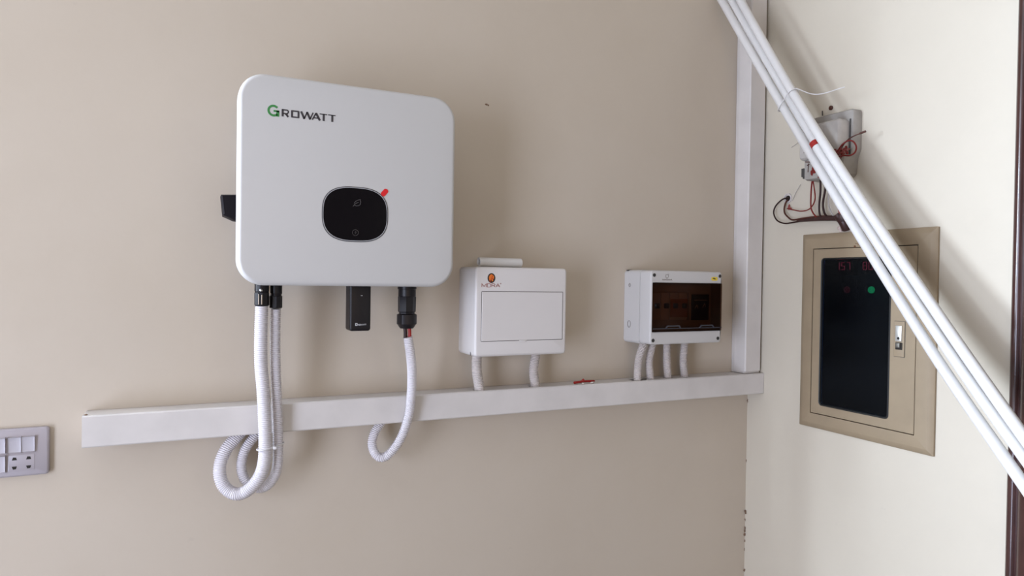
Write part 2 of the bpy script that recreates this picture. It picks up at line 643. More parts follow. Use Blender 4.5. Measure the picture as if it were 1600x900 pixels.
# ------------------------------------------------------------------ inverter
inv = thing('solar_inverter', 'large white rounded square inverter hanging on the wall with dark oval display', 'inverter', (-1.0856, -.0, 1.4835))
IC, IZ = (-1.0856, 1.6583)
m = MB()
m.shell(rrect(IC, IZ, .3765, .3497, .043, 12), [(.004, .124), (0, .127)] + fillet(.130, .160, .0075, 6)[1:], BW)
m.build('front_cover', M['inv'], inv, 28)
m = MB()
m.shell(rrect(IC, IZ + .002, .326, .318, .025, 6), [(0, .0), (0, .1245)], BW)
body = m.build('housing', M['sink'], inv)
m = MB()
for k in range(22):
    x = -1.235 + k * .0145
    m.box((x, -.118, 1.8185), (x + .004, -.012, 1.8235))
m.build('cooling_fins', M['sink'], inv)
m = MB().box((IC - .10, -.004, IZ - .10), (IC + .10, -.0003, IZ + .10))
m.build('mounting_plate', M['sink'], inv)
# DC isolator on the left side
sw = MB()
sw.shell(lambda i: [(-1.2951 + i, 1.6372 - i), (-1.2460, 1.6405 - i), (-1.2460, 1.5915 + i), (-1.2740, 1.5950 + i), (-1.2915 + i, 1.6025 + i)],
         [(.0015, .045), (0, .047), (0, .084), (.0020, .087)], BW)
s_o = sw.build('isolator_switch', M['blacksw'], inv, label='black isolator knob')
m = MB()
m.lathe((-1.246, -.070, 1.617), (-1, 0, 0), [(0, .0265), (.016, .0265), (.018, .0240)], 24)
m.build('switch_collar', M['black'], s_o)
# display
DC, DZc = (-1.0820, 1.6090)
m = MB()
m.shell(superellipse(DC, DZc, .0578, .0482, 2.75), [(0, .1596), (0, .1606), (.0006, .1609), (.0016, .1609)], BW)
dsp = m.build('display', M['rim_dark'], inv, label='dark oval display')
m = MB()
m.shell(superellipse(DC, DZc, .0564, .0468, 2.75), [(0, .1603), (0, .1611), (.0011, .1611), (.0011, .1603)], BW, False, False)
m.build('display_rim', M['rim'], dsp, label='thin grey rim')
m = MB()
m.shell(superellipse(DC, DZc, .0553, .0457, 2.75), [(0, .1605), (0, .1611)], BW)
m.build('display_glass', M['glass_black'], dsp)
m = MB()
lf = [(-.0064, -.0056), (-.0052, -.0010), (-.0020, .0030), (.0022, .0052), (.0058, .0062), (.0066, .0018), (.0058, -.0022), (.0030, -.0046), (-.0012, -.0052), (-.0040, -.0042)]
m.strokes([[(-1.0800 + a, 1.6290 + b) for a, b in lf + [lf[0]]][1:-1], [(-1.0868, 1.6228), (-1.0835, 1.6268), (-1.0805, 1.6290), (-1.0772, 1.6302)]], .0008, BW, .1609, .1613)
m.build('leaf_icon', M['icon'], dsp)
m = MB()
m.strokes([strokes_arc(-1.0822, 1.5772, .0052, .0052, 0, 360, 24), [(-1.0836, 1.5772), (-1.0812, 1.5800), (-1.0818, 1.5774), (-1.0806, 1.5774), (-1.0832, 1.5744)]], .0008, BW, .1609, .1613)
m.build('power_icon', M['icon_dim'], dsp)
# red pull tab of the protective film
m = MB()
ca, sa = math.cos(R(50)), math.sin(R(50))
base = rrect(0, 0, .0150, .0088, .0040, 5)
m.shell(lambda i: [(-1.0311 + a * ca - b * sa, 1.6505 + a * sa + b * ca) for a, b in base(i)], [(0, .1598), (0, .1608)], BW)
m.build('pull_tab', M['red'], inv, label='small red film tab')
# lettering: green G and dark ROWATT
G = MB()
gc_u, gc_v, gr = -1.2196, 1.7731, .0079
G.strokes([(strokes_arc(gc_u, gc_v, gr, gr, 42, 318, 22), .0036)], .0036, BW, .1598, .1604)
G.box((-1.2152, -.1604, 1.7640), (-1.2106, -.1598, 1.7738))
G.box((-1.2196, -.1604, 1.7712), (-1.2106, -.1598, 1.7742))
G.build('brand_initial', M['green'], inv, label='green letter G')
T = MB()
zb, zt_ = 1.7653, 1.7772
v0, v1, vm = zb, zt_, (zb + zt_) / 2
def L(u, s):
    return [[(u + a, zb + b) for a, b in ln] for ln in s]
hgt = zt_ - zb
thick, thin = .0034, .0018
T.strokes([([(-1.2052, v0), (-1.2052, v1)], thick)], thick, BW, .1598, .1604)
T.strokes([([(-1.2062, v1 - .0008), (-1.1980, v1 - .0008), (-1.1962, v1 - .0026), (-1.1962, vm + .0016), (-1.1980, vm - .0008), (-1.2046, vm - .0008)], 0.0021), ([(-1.2004, vm - .001), (-1.1962, v0)], 0.0032)], .002, BW, .1598, .1604)
T.strokes([([(-1.1900, v0 + .0009), (-1.1900, v1 - .0009), (-1.1800, v1 - .0009), (-1.1800, v0 + .0009), (-1.1900, v0 + .0009)], 0.0023)], .002, BW, .1598, .1604)
T.strokes([([(-1.1902, v0 + .0003), (-1.1902, v1 - .0003)], 0.0032), ([(-1.1798, v0 + .0003), (-1.1798, v1 - .0003)], 0.0032)], .003, BW, .15985, .16035)
T.strokes([([(-1.1756, v1), (-1.1702, v0)], 0.0035), ([(-1.1706, v0), (-1.1656, v1)], 0.0022), ([(-1.1660, v1), (-1.1606, v0)], 0.0035), ([(-1.1610, v0), (-1.1560, v1)], 0.0022)], .003, BW, .1598, .1604)
T.strokes([([(-1.1572, v0), (-1.1510, v1)], 0.0023), ([(-1.1512, v1), (-1.1446, v0)], 0.0037), ([(-1.1550, v0 + .0036), (-1.1474, v0 + .0036)], 0.0019)], .003, BW, .1598, .1604)
T.strokes([([(-1.1452, v1 - .0006), (-1.1326, v1 - .0006)], 0.0016), ([(-1.1384, v1), (-1.1384, v0)], 0.0035)], .003, BW, .1598, .1604)
T.strokes([([(-1.1310, v1 - .0006), (-1.1184, v1 - .0006)], 0.0016), ([(-1.1240, v1), (-1.1240, v0)], 0.0035)], .003, BW, .1598, .1604)
T.build('brand_lettering', M['ink'], inv, label='dark grey lettering ROWATT')
# the data stick below
m = MB()
m.shell(rrect(-1.0625, 1.4455, .0385, .088, .005, 4), [(0, .088)] + fillet(.09, .122, .004, 3)[1:], BW)
st = m.build('data_stick', M['black'], inv, label='flat black data stick')
m = MB()
sx, sz = -1.0712, 1.4120
uu = sx
m.strokes([([(uu, sz), (uu, sz + .0036), (uu + .0028, sz + .0036), (uu + .0028, sz), (uu, sz)], .0011)], .001, BW, .1219, .1222)
pat = [[(0, 0), (0, 1), (.8, .8), (0, .5), (.9, 0)], [(0, 0), (0, 1), (.9, 1), (.9, 0), (0, 0)], [(0, 1), (.25, 0), (.5, 1), (.75, 0), (1, 1)], [(0, 0), (.5, 1), (1, 0)], [(0, 1), (1, 1)], [(.5, 1), (.5, 0)], [(0, 1), (1, 1)], [(.5, 1), (.5, 0)]]
adv = [.0042, .0068, .0094, .0124, .0150, .0150, .0174, .0174]
m.strokes([[(uu + ad + a * .0020, sz + b * .0024) for a, b in ln] for ad, ln in zip(adv, pat)], .0005, BW, .1219, .1222)
m.strokes([[(-1.0622, 1.4660), (-1.0590, 1.4660)]], .0008, BW, .1219, .1221)
m.build('stick_lettering', M['whiteprint'], st, label='tiny white lettering')['kind'] = 'stuff'
# battery / PV connector right
def gland(name, cx, cy, prof_parts, label=None):
    m = MB()
    for z0, profile, sides in prof_parts:
        m.lathe((cx, cy, z0), (0, 0, -1), profile, sides)
    return m.build(name, M['black'], inv, 30, label)
c3 = gland('cable_connector', -.9690, -.100, [
    (1.4905, [(0, .0178), (.0120, .0178), (.0128, .0166), (.0260, .0166), (.0270, .0160)], 32),
    (1.4640, [(0, .0166), (.0010, .0172), (.0285, .0168), (.0300, .0150), (.0340, .0146)], 8),
    (1.4310, [(0, .0165), (.0015, .0188), (.0190, .0188), (.0215, .0165), (.0250, .0145), (.0275, .0125)], 12)], 'thick black connector with ribbed nut')
c1 = gland('cable_connector', -1.2293, -.100, [
    (1.4905, [(0, .0122), (.018, .0122), (.019, .0112), (.020, .0112)], 20),
    (1.4712, [(0, .0112), (.0012, .0126), (.022, .0126), (.0238, .0112)], 10)], 'black connector on the left')
m = MB()
m.blob((-1.2318, -.1135, 1.4745), .0028, (1, .6, 1), 0, 2)
m.tube([(-1.2355, -.1128, 1.4680), (-1.2355, -.1128, 1.4500)], .0007, 6).tube([(-1.2306, -.1130, 1.4665), (-1.2306, -.1130, 1.4500)], .0008, 6)  # small bright bead with two thin bright lines below
m.build('bright_bits', M['metal'], c1)
c2 = gland('cable_connector', -1.2050, -.090, [
    (1.4905, [(0, .0105), (.022, .0105), (.023, .0095), (.026, .0095)], 20),
    (1.4650, [(0, .0096), (.0012, .0110), (.021, .0110), (.0225, .0096)], 10)], 'black connector next to it')
m = MB()
m.tube([(-1.2172, -.1045, 1.4830), (-1.2172, -.1045, 1.4690), (-1.2150, -.1045, 1.4682)], .0006, 6)  # thin bright hooked line on the connector
m.build('bright_bits', M['metal'], c2)


# ------------------------------------------------------------------ flexible conduits
def conduit(path, r, label, mat='conduit', pitch=.0034, group=None, amp=.0019):
    P = resample(path, pitch / 4)
    for _ in range(150):
        P = [P[0]] + [(a + b * 2 + c) / 4 for a, b, c in zip(P, P[1:], P[2:])] + [P[-1]]
    m = MB()
    m.tube(P, lambda i, s: r + amp * (math.cos(2 * math.pi * s / pitch)) * .5 - amp * .5, 16)
    o = m.build('flexible_conduit', M[mat], None, 60)
    return tag(o, label, 'conduit', group)


loop1 = [(-1.2293, -.1, 1.4470), (-1.2300, -.098, 1.3891), (-1.2288, -.093, 1.3438), (-1.2248, -.088, 1.3036), (-1.2206, -.085, 1.2282), (-1.2211, -.083, 1.1687), (-1.2339, -.078, 1.1336), (-1.2607, -.066, 1.1118), (-1.2848, -.053, 1.1247), (-1.2923, -.045, 1.1552), (-1.2825, -.036, 1.1852), (-1.2652, -.030, 1.2042), (-1.2545, -.027, 1.2165), (-1.2440, -.027, 1.2240)]
conduit(loop1, .0116, 'thicker white ribbed conduit hanging in front of the trunking in a big loop')
loop2 = [(-1.2050, -.090, 1.4410), (-1.2050, -.086, 1.3874), (-1.2036, -.0815, 1.3415), (-1.2000, -.0745, 1.2785), (-1.1975, -.071, 1.2238), (-1.1963, -.0690, 1.1678), (-1.2020, -.062, 1.1347), (-1.2199, -.0500, 1.1134), (-1.2397, -.042, 1.1184), (-1.2513, -.037, 1.1321), (-1.2555, -.0335, 1.1547), (-1.2495, -.031, 1.1823), (-1.2347, -.029, 1.2025), (-1.2225, -.027, 1.2160), (-1.213, -.027, 1.2235)]
conduit(loop2, .0094, 'thinner white ribbed conduit looping just behind the thicker one')
loop3 = [(-.9665, -.1, 1.3870), (-.9600, -.096, 1.3560), (-.9540, -.088, 1.3250), (-.9506, -.078, 1.2850), (-.9504, -.071, 1.2574), (-.9521, -.069, 1.2331), (-.9661, -.066, 1.1885), (-.9877, -.06, 1.1561), (-1.0039, -.052, 1.1464), (-1.0155, -.045, 1.1590), (-1.0177, -.038, 1.1752), (-1.0122, -.033, 1.1925), (-1.0008, -.03, 1.2074), (-.9929, -.029, 1.2178), (-.985, -.029, 1.226)]
conduit(loop3, .0094, 'single white ribbed conduit curling in a hook below the trunking under the inverter')
# two stub wires between the connector and the conduit
for x, mat, lb in ((-.9722, 'wire_black', 'black wire stub between the thick black connector and its white conduit'), (-.9640, 'tape_red', 'red wire stub between the thick black connector and its white conduit')):
    o = MB().tube([(x, -.100, 1.4060), (x + .001, -.1, 1.3950), (x + .0012, -.099, 1.3840)], .0036, 10).build('wire_stub', M[mat])
    tag(o, lb, 'wire')
# cable tie around the two hanging conduits
m = MB()
ring = []
for k in range(48):
    a = 2 * math.pi * k / 48
    c, s_ = math.cos(a), math.sin(a)
    cu, cy, cr = max(((-1.2208, -.0840, .0126), (-1.1972, -.0718, .0104)), key=lambda q: q[0] * c + q[1] * s_ + q[2])
    ring.append((cu + cr * c, cy + cr * s_, 1.1960 + .12 * (cu + cr * c + 1.2090)))
m.tube(ring, .0012, 6, closed=True)
m.box((-1.2075, -.0975, 1.1935), (-1.2015, -.0900, 1.1990), .001)
tag(m.build('cable_tie', M['tie']), 'white cable tie strapped around the two hanging looped conduits', 'cable tie')

m1 = [(-.7985, -.042, 1.3440), (-.7992, -.042, 1.3319), (-.7988, -.042, 1.3051), (-.7932, -.042, 1.2766), (-.7908, -.042, 1.2580)]
m2 = [(-.6560, -.036, 1.3440), (-.6571, -.036, 1.3328), (-.6621, -.036, 1.3008), (-.6577, -.036, 1.2739), (-.6559, -.036, 1.2570)]
conduit(m1, .0112, 'left of the two short conduits under the white distribution box', 'conduit_old', group='short conduits under the white box')
conduit(m2, .0108, 'right of the two short conduits under the white distribution box', 'conduit_old', group='short conduits under the white box')
b1 = [(-.3715, -.042, 1.3575), (-.3755, -.042, 1.3446), (-.3861, -.042, 1.3162), (-.3889, -.042, 1.2741), (-.3886, -.042, 1.2570)]
b2 = [(-.3415, -.036, 1.3568), (-.3432, -.036, 1.3461), (-.3517, -.036, 1.3082), (-.3472, -.036, 1.2728), (-.3451, -.036, 1.2560)]
b3 = [(-.2948, -.030, 1.3597), (-.2945, -.030, 1.3441), (-.2936, -.030, 1.3052), (-.2899, -.030, 1.2707), (-.2887, -.030, 1.2560)]
b4 = [(-.2381, -.028, 1.3581), (-.2387, -.028, 1.3423), (-.2418, -.028, 1.3029), (-.2370, -.028, 1.2694), (-.2358, -.028, 1.2560)]
for pth, pos in ((b1, 'leftmost'), (b2, 'second from left'), (b3, 'third from left'), (b4, 'rightmost')):
    conduit(pth, .0098, pos + ' of the four short conduits under the smoked-window breaker box', 'conduit_old', group='short conduits under the breaker box')

# ------------------------------------------------------------------ white distribution box
bx = thing('distribution_box', 'white plastic distribution box with closed door and orange emblem', 'distribution box', (-.7183, 0, 1.3417))
BC, BZ = (-.7183, 1.4330)
m = MB()
m.shell(rrect(BC, BZ, .2122, .1826, .0075, 4), [(.0008, .0003), (0, .002)] + fillet(.01, .0904, .0055, 4)[1:], BW)
m.build('box_body', M['mora'], bx)
m = MB()
m.shell(rrect(-.7166, 1.4236, .1895, .1022, .0015, 2), [(0, .0900), (0, .0906), (.0011, .0906), (.0011, .0900)], BW, False, False)
m.build('door_seam', M['groove'], bx, label='dark seam around the door')
m = MB()
m.shell(rrect(-.7166, 1.4236, .1870, .0998, .0012, 2), [(0, .0900), (0, .0908), (.0005, .0912)], BW)
d_ = m.build('door', M['mora'], bx)
m = MB()
m.shell(lambda i: strokes_arc(-.7163, 1.3737, .009 - i, .0042 - i, 180, 360, 12), [(0, .0905), (0, .0918), (.0006, .0922)], BW)
m.build('finger_pull', M['mora'], d_)
m = MB().box((-.8246, -.070, 1.3430), (-.8240, -.067, 1.3505))
m.build('side_slot', M['groove'], bx)
m = MB()
m.shell(superellipse(-.7898, 1.5015, .0086, .0100, 2.0, 28), [(0, .0900), (0, .0908)], BW)
em = m.build('emblem', M['emb_dark'], bx, label='dark oval emblem with orange figure')
m = MB()
fig = [(-.0052, -.0030), (-.0060, .0015), (-.0040, .0058), (-.0005, .0078), (.0030, .0066), (.0056, .0030), (.0054, -.0015), (.0030, -.0020), (.0040, -.0050), (.0014, -.0070), (-.0006, -.0030), (-.0024, -.0058), (-.0042, -.0052)]
m.shell(lambda i: [(-.7898 + a, 1.5015 + b) for a, b in fig], [(0, .0906), (0, .0911)], BW)
m.build('emblem_figure', M['emb_orange'], em, label='orange figure')
m = MB()
m.strokes([[(-.7925, 1.4960), (-.7900, 1.5000), (-.7886, 1.5040), (-.7872, 1.5066)], [(-.7886, 1.5010), (-.7856, 1.5000)], [(-.7944, 1.4946), (-.7930, 1.4936), (-.7910, 1.4934)]], .0012, BW, .0910, .0913)
m.build('emblem_lines', M['emb_red'], em)
m = MB()
z0, z1, W = 1.4832, 1.4900, .0008
m.strokes([[(-.8108, z0), (-.8108, z1), (-.8060, z0 + .001), (-.8012, z1), (-.8012, z0)],
           [(-.7988, z0), (-.7988, z1), (-.7930, z1), (-.7912, z1 - .0016), (-.7912, z0 + .0016), (-.7930, z0), (-.7988, z0)],
           [(-.7888, z0), (-.7888, z1), (-.7832, z1), (-.7818, z1 - .0014), (-.7832, z0 + .0032), (-.7888, z0 + .0032)], [(-.7848, z0 + .0032), (-.7814, z0)],
           [(-.7798, z0), (-.7754, z1), (-.7708, z0)], [(-.7782, z0 + .0022), (-.7724, z0 + .0022)]], .0011, BW, .0902, .0908)
m.strokes([strokes_arc(-.7690, z1 + .0006, .0010, .0010, 0, 360, 10)], .0004, BW, .0902, .0908)
m.build('brand_lettering', M['ink_red'], bx, label='brown-red lettering MORA')
# offcut of pipe on top of the box
m = MB()
y, z, r = -.058, 1.5246 + .0098, .0096
m.lathe((-.8050, y, z), (1, 0, 0), [(.0006, r), (0, r - .0006), (0, r - .0020), (.002, r - .0024), (.060, r - .0024), (.060, .0001)], 28, False)
m.lathe((-.8050, y, z), (1, 0, 0), [(.0006, r), (.0965, r), (.0975, r - .001), (.0975, .0001)], 28, False)
tag(m.build('pipe_offcut', M['pipe'], None), 'short white plastic pipe offcut lying on top of the white box', 'pipe')

# ------------------------------------------------------------------ breaker enclosure with smoked window
en = thing('breaker_box', 'light grey breaker box with smoked brown window and four screws', 'breaker box', (-.292, 0, 1.356))
EC, EZ = (-.2935, 1.4398)
EW, EH = .2110, .1690
m = MB()
of = rrect(EC + .0005, EZ, EW + .004, EH + .003, .009, 5)
m.shell(of, [(0, .0004), (0, .060), (.003, .0605)], BW)                       # base with its back
m.build('base', M['breaker'], en)
m = MB()
of2 = rrect(EC, EZ, EW, EH, .008, 5)
WU0, WU1, WV0, WV1 = -.3940, -.1895, 1.3835, 1.4975
def frame_ring(m, outer, inner, d_back, d_front, fm, r=.004):
    """ring between two rounded outlines with the same vertex count, front rounded"""
    pf = fillet(d_back, d_front, r, 3)
    rings = [[m.bm.verts.new(fm(u, v, d)) for u, v in outer(i)] for i, d in pf]
    rings += [[m.bm.verts.new(fm(u, v, d)) for u, v in inner(0)] for d in (d_front, d_back)]
    n = len(rings[0])
    for a, b in zip(rings, rings[1:] + rings[:1]):
        for i in range(n):
            j = (i + 1) % n
            m.bm.faces.new((a[i], a[j], b[j], b[i]))
frame_ring(m, of2, rrect((WU0 + WU1) / 2, (WV0 + WV1) / 2, WU1 - WU0, WV1 - WV0, .002, 5), .0612, .100, BW)
m.build('cover', M['breaker'], en)
m = MB()
m.shell(rrect((WU0 + WU1) / 2, (WV0 + WV1) / 2, WU1 - WU0 - .0012, WV1 - WV0 - .0012, .002, 3), fillet(.0985, .1030, .0015, 2), BW)
pane = m.build('window_pane', M['smoke_brown'], en, label='smoked brown window')
m = MB()
for u in (-.3365, -.2370):
    m.strokes([[(u - .021, 1.3925), (u - .017, 1.3975), (u + .017, 1.3975), (u + .021, 1.3925)]], .0026, BW, .1028, .1055)
m.strokes([[(WU0 + .001, 1.3918), (WU1 - .001, 1.3918)]], .0016, BW, .1028, .1042)
m.build('window_latch', M['mcb_lever'], en, label='dark latch ridges')
m = MB().box((WU0 + .0035, -.068, WV0 + .012), (WU1 - .004, -.062, WV1 - .006))
m.build('inner_plate', M['mcb'], en, label='inner cover plate')
for k in range(4):
    u = -.3780 + k * .0265
    m = MB()
    m.box((u, -.0775, 1.410), (u + .0250, -.0685, 1.474), .0015)
    mc = m.build('circuit_breaker', M['mcb'], en)
    MB().box((u + .008, -.0860, 1.437), (u + .017, -.0776, 1.449), .001).build('lever', M['mcb_lever'], mc)
m = MB()
m.box((-.2690, -.0790, 1.408), (-.2630, -.0686, 1.476), .001)
m.build('divider', M['breaker'], en)
m = MB().box((-.3240, -.0790, 1.4160), (-.2745, -.0776, 1.4590))
m.build('breaker_label', M['mcb_label'], en, label='brown label on the breakers')
m = MB()
m.box((-.2580, -.0765, 1.408), (-.2060, -.0686, 1.470), .002)
sp = m.build('surge_protector', M['mcb_lever'], en, label='dark module at the right')
m = MB()
m.strokes([[(-.2520, 1.4560), (-.2120, 1.4560)], [(-.2500, 1.4360), (-.2440, 1.4440), (-.2400, 1.4360)], [(-.2270, 1.4380), (-.2200, 1.4480), (-.2170, 1.4400)]], .0015, BW, .0764, .0768)
m.build('module_print', M['mcb'], sp)
for u, v in ((-.3895, 1.5140), (-.1955, 1.5145), (-.3900, 1.3650), (-.1985, 1.3655)):
    m = MB()
    m.lathe(BW(u, v, .0995), (0, -1, 0), [(0, .0042), (.0010, .0042), (.0014, .0036), (.0014, .0030), (.0006, .0026)], 16)
    sc = m.build('cover_screw', M['screw'], en)
    MB().box(BW(u - .0022, v - .0004, .1002), BW(u + .0022, v + .0004, .1012)).build('screw_slot', M['hole'], sc)
m = MB()
m.strokes([strokes_arc(-.3535, 1.5120, .0042, .0042, 0, 360, 18), [(-.3555, 1.5072), (-.3515, 1.5072)], [(-.3500, 1.5160), (-.3478, 1.5172)]], .0009, BW, .0999, .1003)
m.build('brand_symbol', M['plate_print'], en)
m = MB()
u = -.3668
ln = []
for k in range(8):
    a = u + k * .0034
    ln.append([(a, 1.5026), (a + .0008, 1.5050), (a + .0018, 1.5028), (a + .0026, 1.5046)])
ln.append([(u + .026, 1.5056), (u + .0285, 1.5022)])
m.strokes(ln, .0008, BW, .0999, .1003)
m.build('small_print', M['plate_print'], en)
m = MB()
m.shell(rrect(-.2125, 1.5078, .0190, .0088, .003, 3), [(0, .0998), (0, .1004)], BW)
ys = m.build('warning_sticker', M['yellow'], en, label='yellow sticker')
m = MB()
m.strokes([[(-.2180, 1.5080), (-.2140, 1.5095), (-.2125, 1.5075), (-.2090, 1.5078)]], .0022, BW, .1003, .1006)
m.build('sticker_mark', M['ink'], ys)
for kr, kz, kv in ((.0060, .0080, 1.3980), (.0030, .0040, 1.4900)):
    m = MB()
    m.tube([(-.4012, -.022 + kr * math.cos(2 * math.pi * k / 20), kv + kz * math.sin(2 * math.pi * k / 20)) for k in range(20)], .0005, 5, closed=True)
    m.build('knockout', M['plate_print'], en)
m = MB()
m.box((-.398, -.012, 1.5236), (-.388, -.004, 1.5266)).box((-.3760, -.014, 1.5240), (-.366, -.006, 1.5260))
m.build('top_clip', M['screw'], en)

# ------------------------------------------------------------------ scraps on the trunking
m = MB()
zt2 = TZ1 + .0012
sc = thing('wire_scrap', 'small dark red plastic scrap lying on the horizontal trunking', 'scrap', (-.53, -.045, zt2))
m.tube([(-.5640, -.046, zt2 + .0030), (-.5500, -.045, zt2 + .0042), (-.5400, -.044, zt2 + .0050)], lambda i, s: .0030 - .00006 * i, 8, smooth_steps=3)
m.tube([(-.5400, -.044, zt2 + .0045), (-.5300, -.043, zt2 + .0044), (-.5080, -.041, zt2 + .0034)], .0026, 8, smooth_steps=3)
m.build('scrap_strip', M['tape_red'], sc)
m = MB().blob((-.5395, -.044, zt2 + .0072), .0042, (1.1, .8, .9), .2, 1)
m.build('scrap_knot', M['tape_red'], sc)
for x, y, rr, lb in ((-.5430, -.051, .0036, 'white plaster crumb in front of the red scrap knot'), (-.5190, -.050, .0042, 'flatter white plaster crumb beside the right end of the red scrap')):
    m = MB().blob((x, y, zt2 + rr * .45), rr, (1.4, .9, .55), .2, 1)
    tag(m.build('plaster_crumb', M['plaster']), lb, 'crumb', 'plaster crumbs on the trunking')

# ------------------------------------------------------------------ switch and socket plate at the far left
sp = thing('switch_socket', 'grey switch and socket plate on the lower left wall', 'switch plate', (-1.62, 0, 1.2054))
SC, SZ = (-1.6250, 1.2054)
m = MB()
m.shell(rrect(SC, SZ, .1490, .0785, .005, 4), [(0, .0004), (0, .0075), (.0016, .0092), (.0030, .0100)], BW)
m.build('plate', M['switch'], sp)
for u0, u1, v0_, v1_, nm in ((-1.6060, -1.5880, 1.2066, 1.2312, 'rocker_switch'), (-1.5876, -1.5695, 1.2066, 1.2312, 'rocker_switch'), (-1.6300, -1.6090, 1.2066, 1.2312, 'rocker_switch'), (-1.6515, -1.6304, 1.2066, 1.2312, 'rocker_switch'), (-1.6300, -1.6090, 1.1760, 1.2020, 'rocker_switch'), (-1.6515, -1.6304, 1.1760, 1.2020, 'rocker_switch')):
    m = MB()
    m.box(BW(u0, v0_, .0085), BW(u1, v1_, .0118), .0014)
    m.bm.verts.ensure_lookup_table()
    for v in m.bm.verts:                       # rocked: the upper half stands proud
        if v.co.z > (v0_ + v1_) / 2 and v.co.y < -.010:
            v.co.y -= .0018
    m.build(nm, M['rocker'], sp)
m = MB()
m.shell(rrect(-1.5878, 1.1888, .0365, .0270, .002, 3), fillet(.0085, .0106, .001, 2), BW)
so = m.build('socket_module', M['switch'], sp)
for u in (-1.5972, -1.5780):
    for v, s in ((1.1958, 1), (1.1812, -1)):
        m = MB()
        m.shell(lambda i: [(u - .0034, v - .0022 * s), (u + .0034, v - .0022 * s), (u + .0022, v + .0022 * s), (u - .0018, v + .0026 * s)], [(0, .0095), (0, .0109)], BW)
        m.build('pin_hole', M['hole'], so)

# ------------------------------------------------------------------ distribution board in the right wall
bd = thing('distribution_board', 'beige metal distribution board set in the right wall with dark window', 'distribution board', (0, -.338, 1.159))
def rw_ring(name, o, inn, profile_o, d_in, mat, parent, label=None):
    m = MB()
    rings = [[m.bm.verts.new(RW(u, v, d)) for u, v in o(i)] for i, d in profile_o]
    rings += [[m.bm.verts.new(RW(u, v, d)) for u, v in inn(0)] for d in (profile_o[-1][1], d_in)]
    n = len(rings[0])
    for a, b in zip(rings, rings[1:] + rings[:1]):
        for i in range(n):
            j = (i + 1) % n
            m.bm.faces.new((a[i], a[j], b[j], b[i]))
    return m.build(name, mat, parent, 30, label)
FU0, FU1, FV0, FV1 = .1745, .5018, 1.1588, 1.6170
QU0, QU1, QV0, QV1 = .2095, .4652, 1.1935, 1.5825
fo = rrect((FU0 + FU1) / 2, (FV0 + FV1) / 2, FU1 - FU0, FV1 - FV0, .0015, 3)
fi = rrect((QU0 + QU1) / 2, (QV0 + QV1) / 2, QU1 - QU0, QV1 - QV0, .001, 3)
rw_ring('outer_frame', fo, fi, [(0, .0003), (0, .0045), (.0006, .0052), (.0115, .0105), (.0125, .0108)], -.004, M['board'], bd)
# steel back box in the niche
m = MB()
a, b_, c, d = .193, .483, 1.180, 1.597
m.box((.110, -b_, c), (.114, -a, d))
m.box((.004, -b_, c), (.110, -b_ + .003, d)).box((.004, -a - .003, c), (.110, -a, d))
m.box((.004, -b_, c), (.110, -a, c + .003)).box((.004, -b_, d - .003), (.110, -a, d))
m.build('back_box', M['board_in'], bd)
# door: ring around the window
GU0, GU1, GV0, GV1 = .2325, .4086, 1.2152, 1.5600
do = rrect((QU0 + QU1) / 2, (QV0 + QV1) / 2, QU1 - QU0 - .0036, QV1 - QV0 - .0036, .001, 4)
di = rrect((GU0 + GU1) / 2, (GV0 + GV1) / 2, GU1 - GU0, GV1 - GV0, .009, 4)
dr = rw_ring('door', do, di, [(0, -.003), (0, .0098), (.0008, .0106)], -.003, M['board'], bd)
gi = rrect((GU0 + GU1) / 2, (GV0 + GV1) / 2, GU1 - GU0 - .0085, GV1 - GV0 - .0085, .006, 4)
m = MB()
rings = [[m.bm.verts.new(RW(u, v, dd)) for u, v in f(i)] for f, i, dd in ((di, .0001, .004), (di, .0001, .0112), (di, .0016, .0124), (gi, -.001, .0118), (gi, 0, .009), (gi, 0, .004))]
n = len(rings[0])
for p, q in zip(rings, rings[1:] + rings[:1]):
    for i in range(n):
        j = (i + 1) % n
        m.bm.faces.new((p[i], p[j], q[j], q[i]))
m.build('window_gasket', M['gasket'], dr, 30, 'black rubber gasket')
m = MB()
m.shell(rrect((GU0 + GU1) / 2, (GV0 + GV1) / 2, GU1 - GU0 - .0090, GV1 - GV0 - .0090, .006, 4), [(0, .0050), (0, .0080)], RW)
m.build('window_pane', M['smoke_black'], dr, label='dark smoked window')
# lock
m = MB()
m.shell(rrect(.4297, 1.3872, .0230, .0735, .001, 2), fillet(.0095, .0128, .001, 2), RW)
lk = m.build('lock_plate', M['board'], dr, label='lock plate')
m = MB()
m.shell(rrect(.4297, 1.3872, .0246, .0752, .001, 2), [(0, .0100), (0, .0112)], RW)
m.build('lock_shadow_gap', M['lock_dark'], lk)
m = MB()
m.shell(rrect(.4292, 1.3990, .0140, .0330, .001, 2), fillet(.0125, .0150, .0012, 2), RW)
m.build('lock_lever', M['lock'], lk, label='bright metal lever')
m = MB()
m.lathe(RW(.4296, 1.3890, .0148), (-1, 0, 0), [(0, .0028), (.0006, .0028)], 14)
m.build('keyhole', M['hole'], lk)
m = MB()
m.shell(rrect(.4300, 1.3728, .0145, .0150, .001, 2), [(0, .0126), (0, .0140)], RW)
m.build('push_recess', M['hole'], lk)
m = MB()
m.shell(rrect(.4285, 1.3745, .0100, .0105, .001, 2), fillet(.0130, .0165, .001, 2), RW)
m.build('push_button', M['lock_dark'], lk, label='dark push button')
# rust at the top of the door
m = MB()
for k in range(9):
    m.blob(RW(.3225 + random.uniform(-.008, .010), 1.5865 + random.uniform(-.003, .004), .0104), random.uniform(.0016, .0036), (.3, 1.2, .9), .3, 1)
m.build('rust_patch', M['rust'], bd, label='rusty patch')
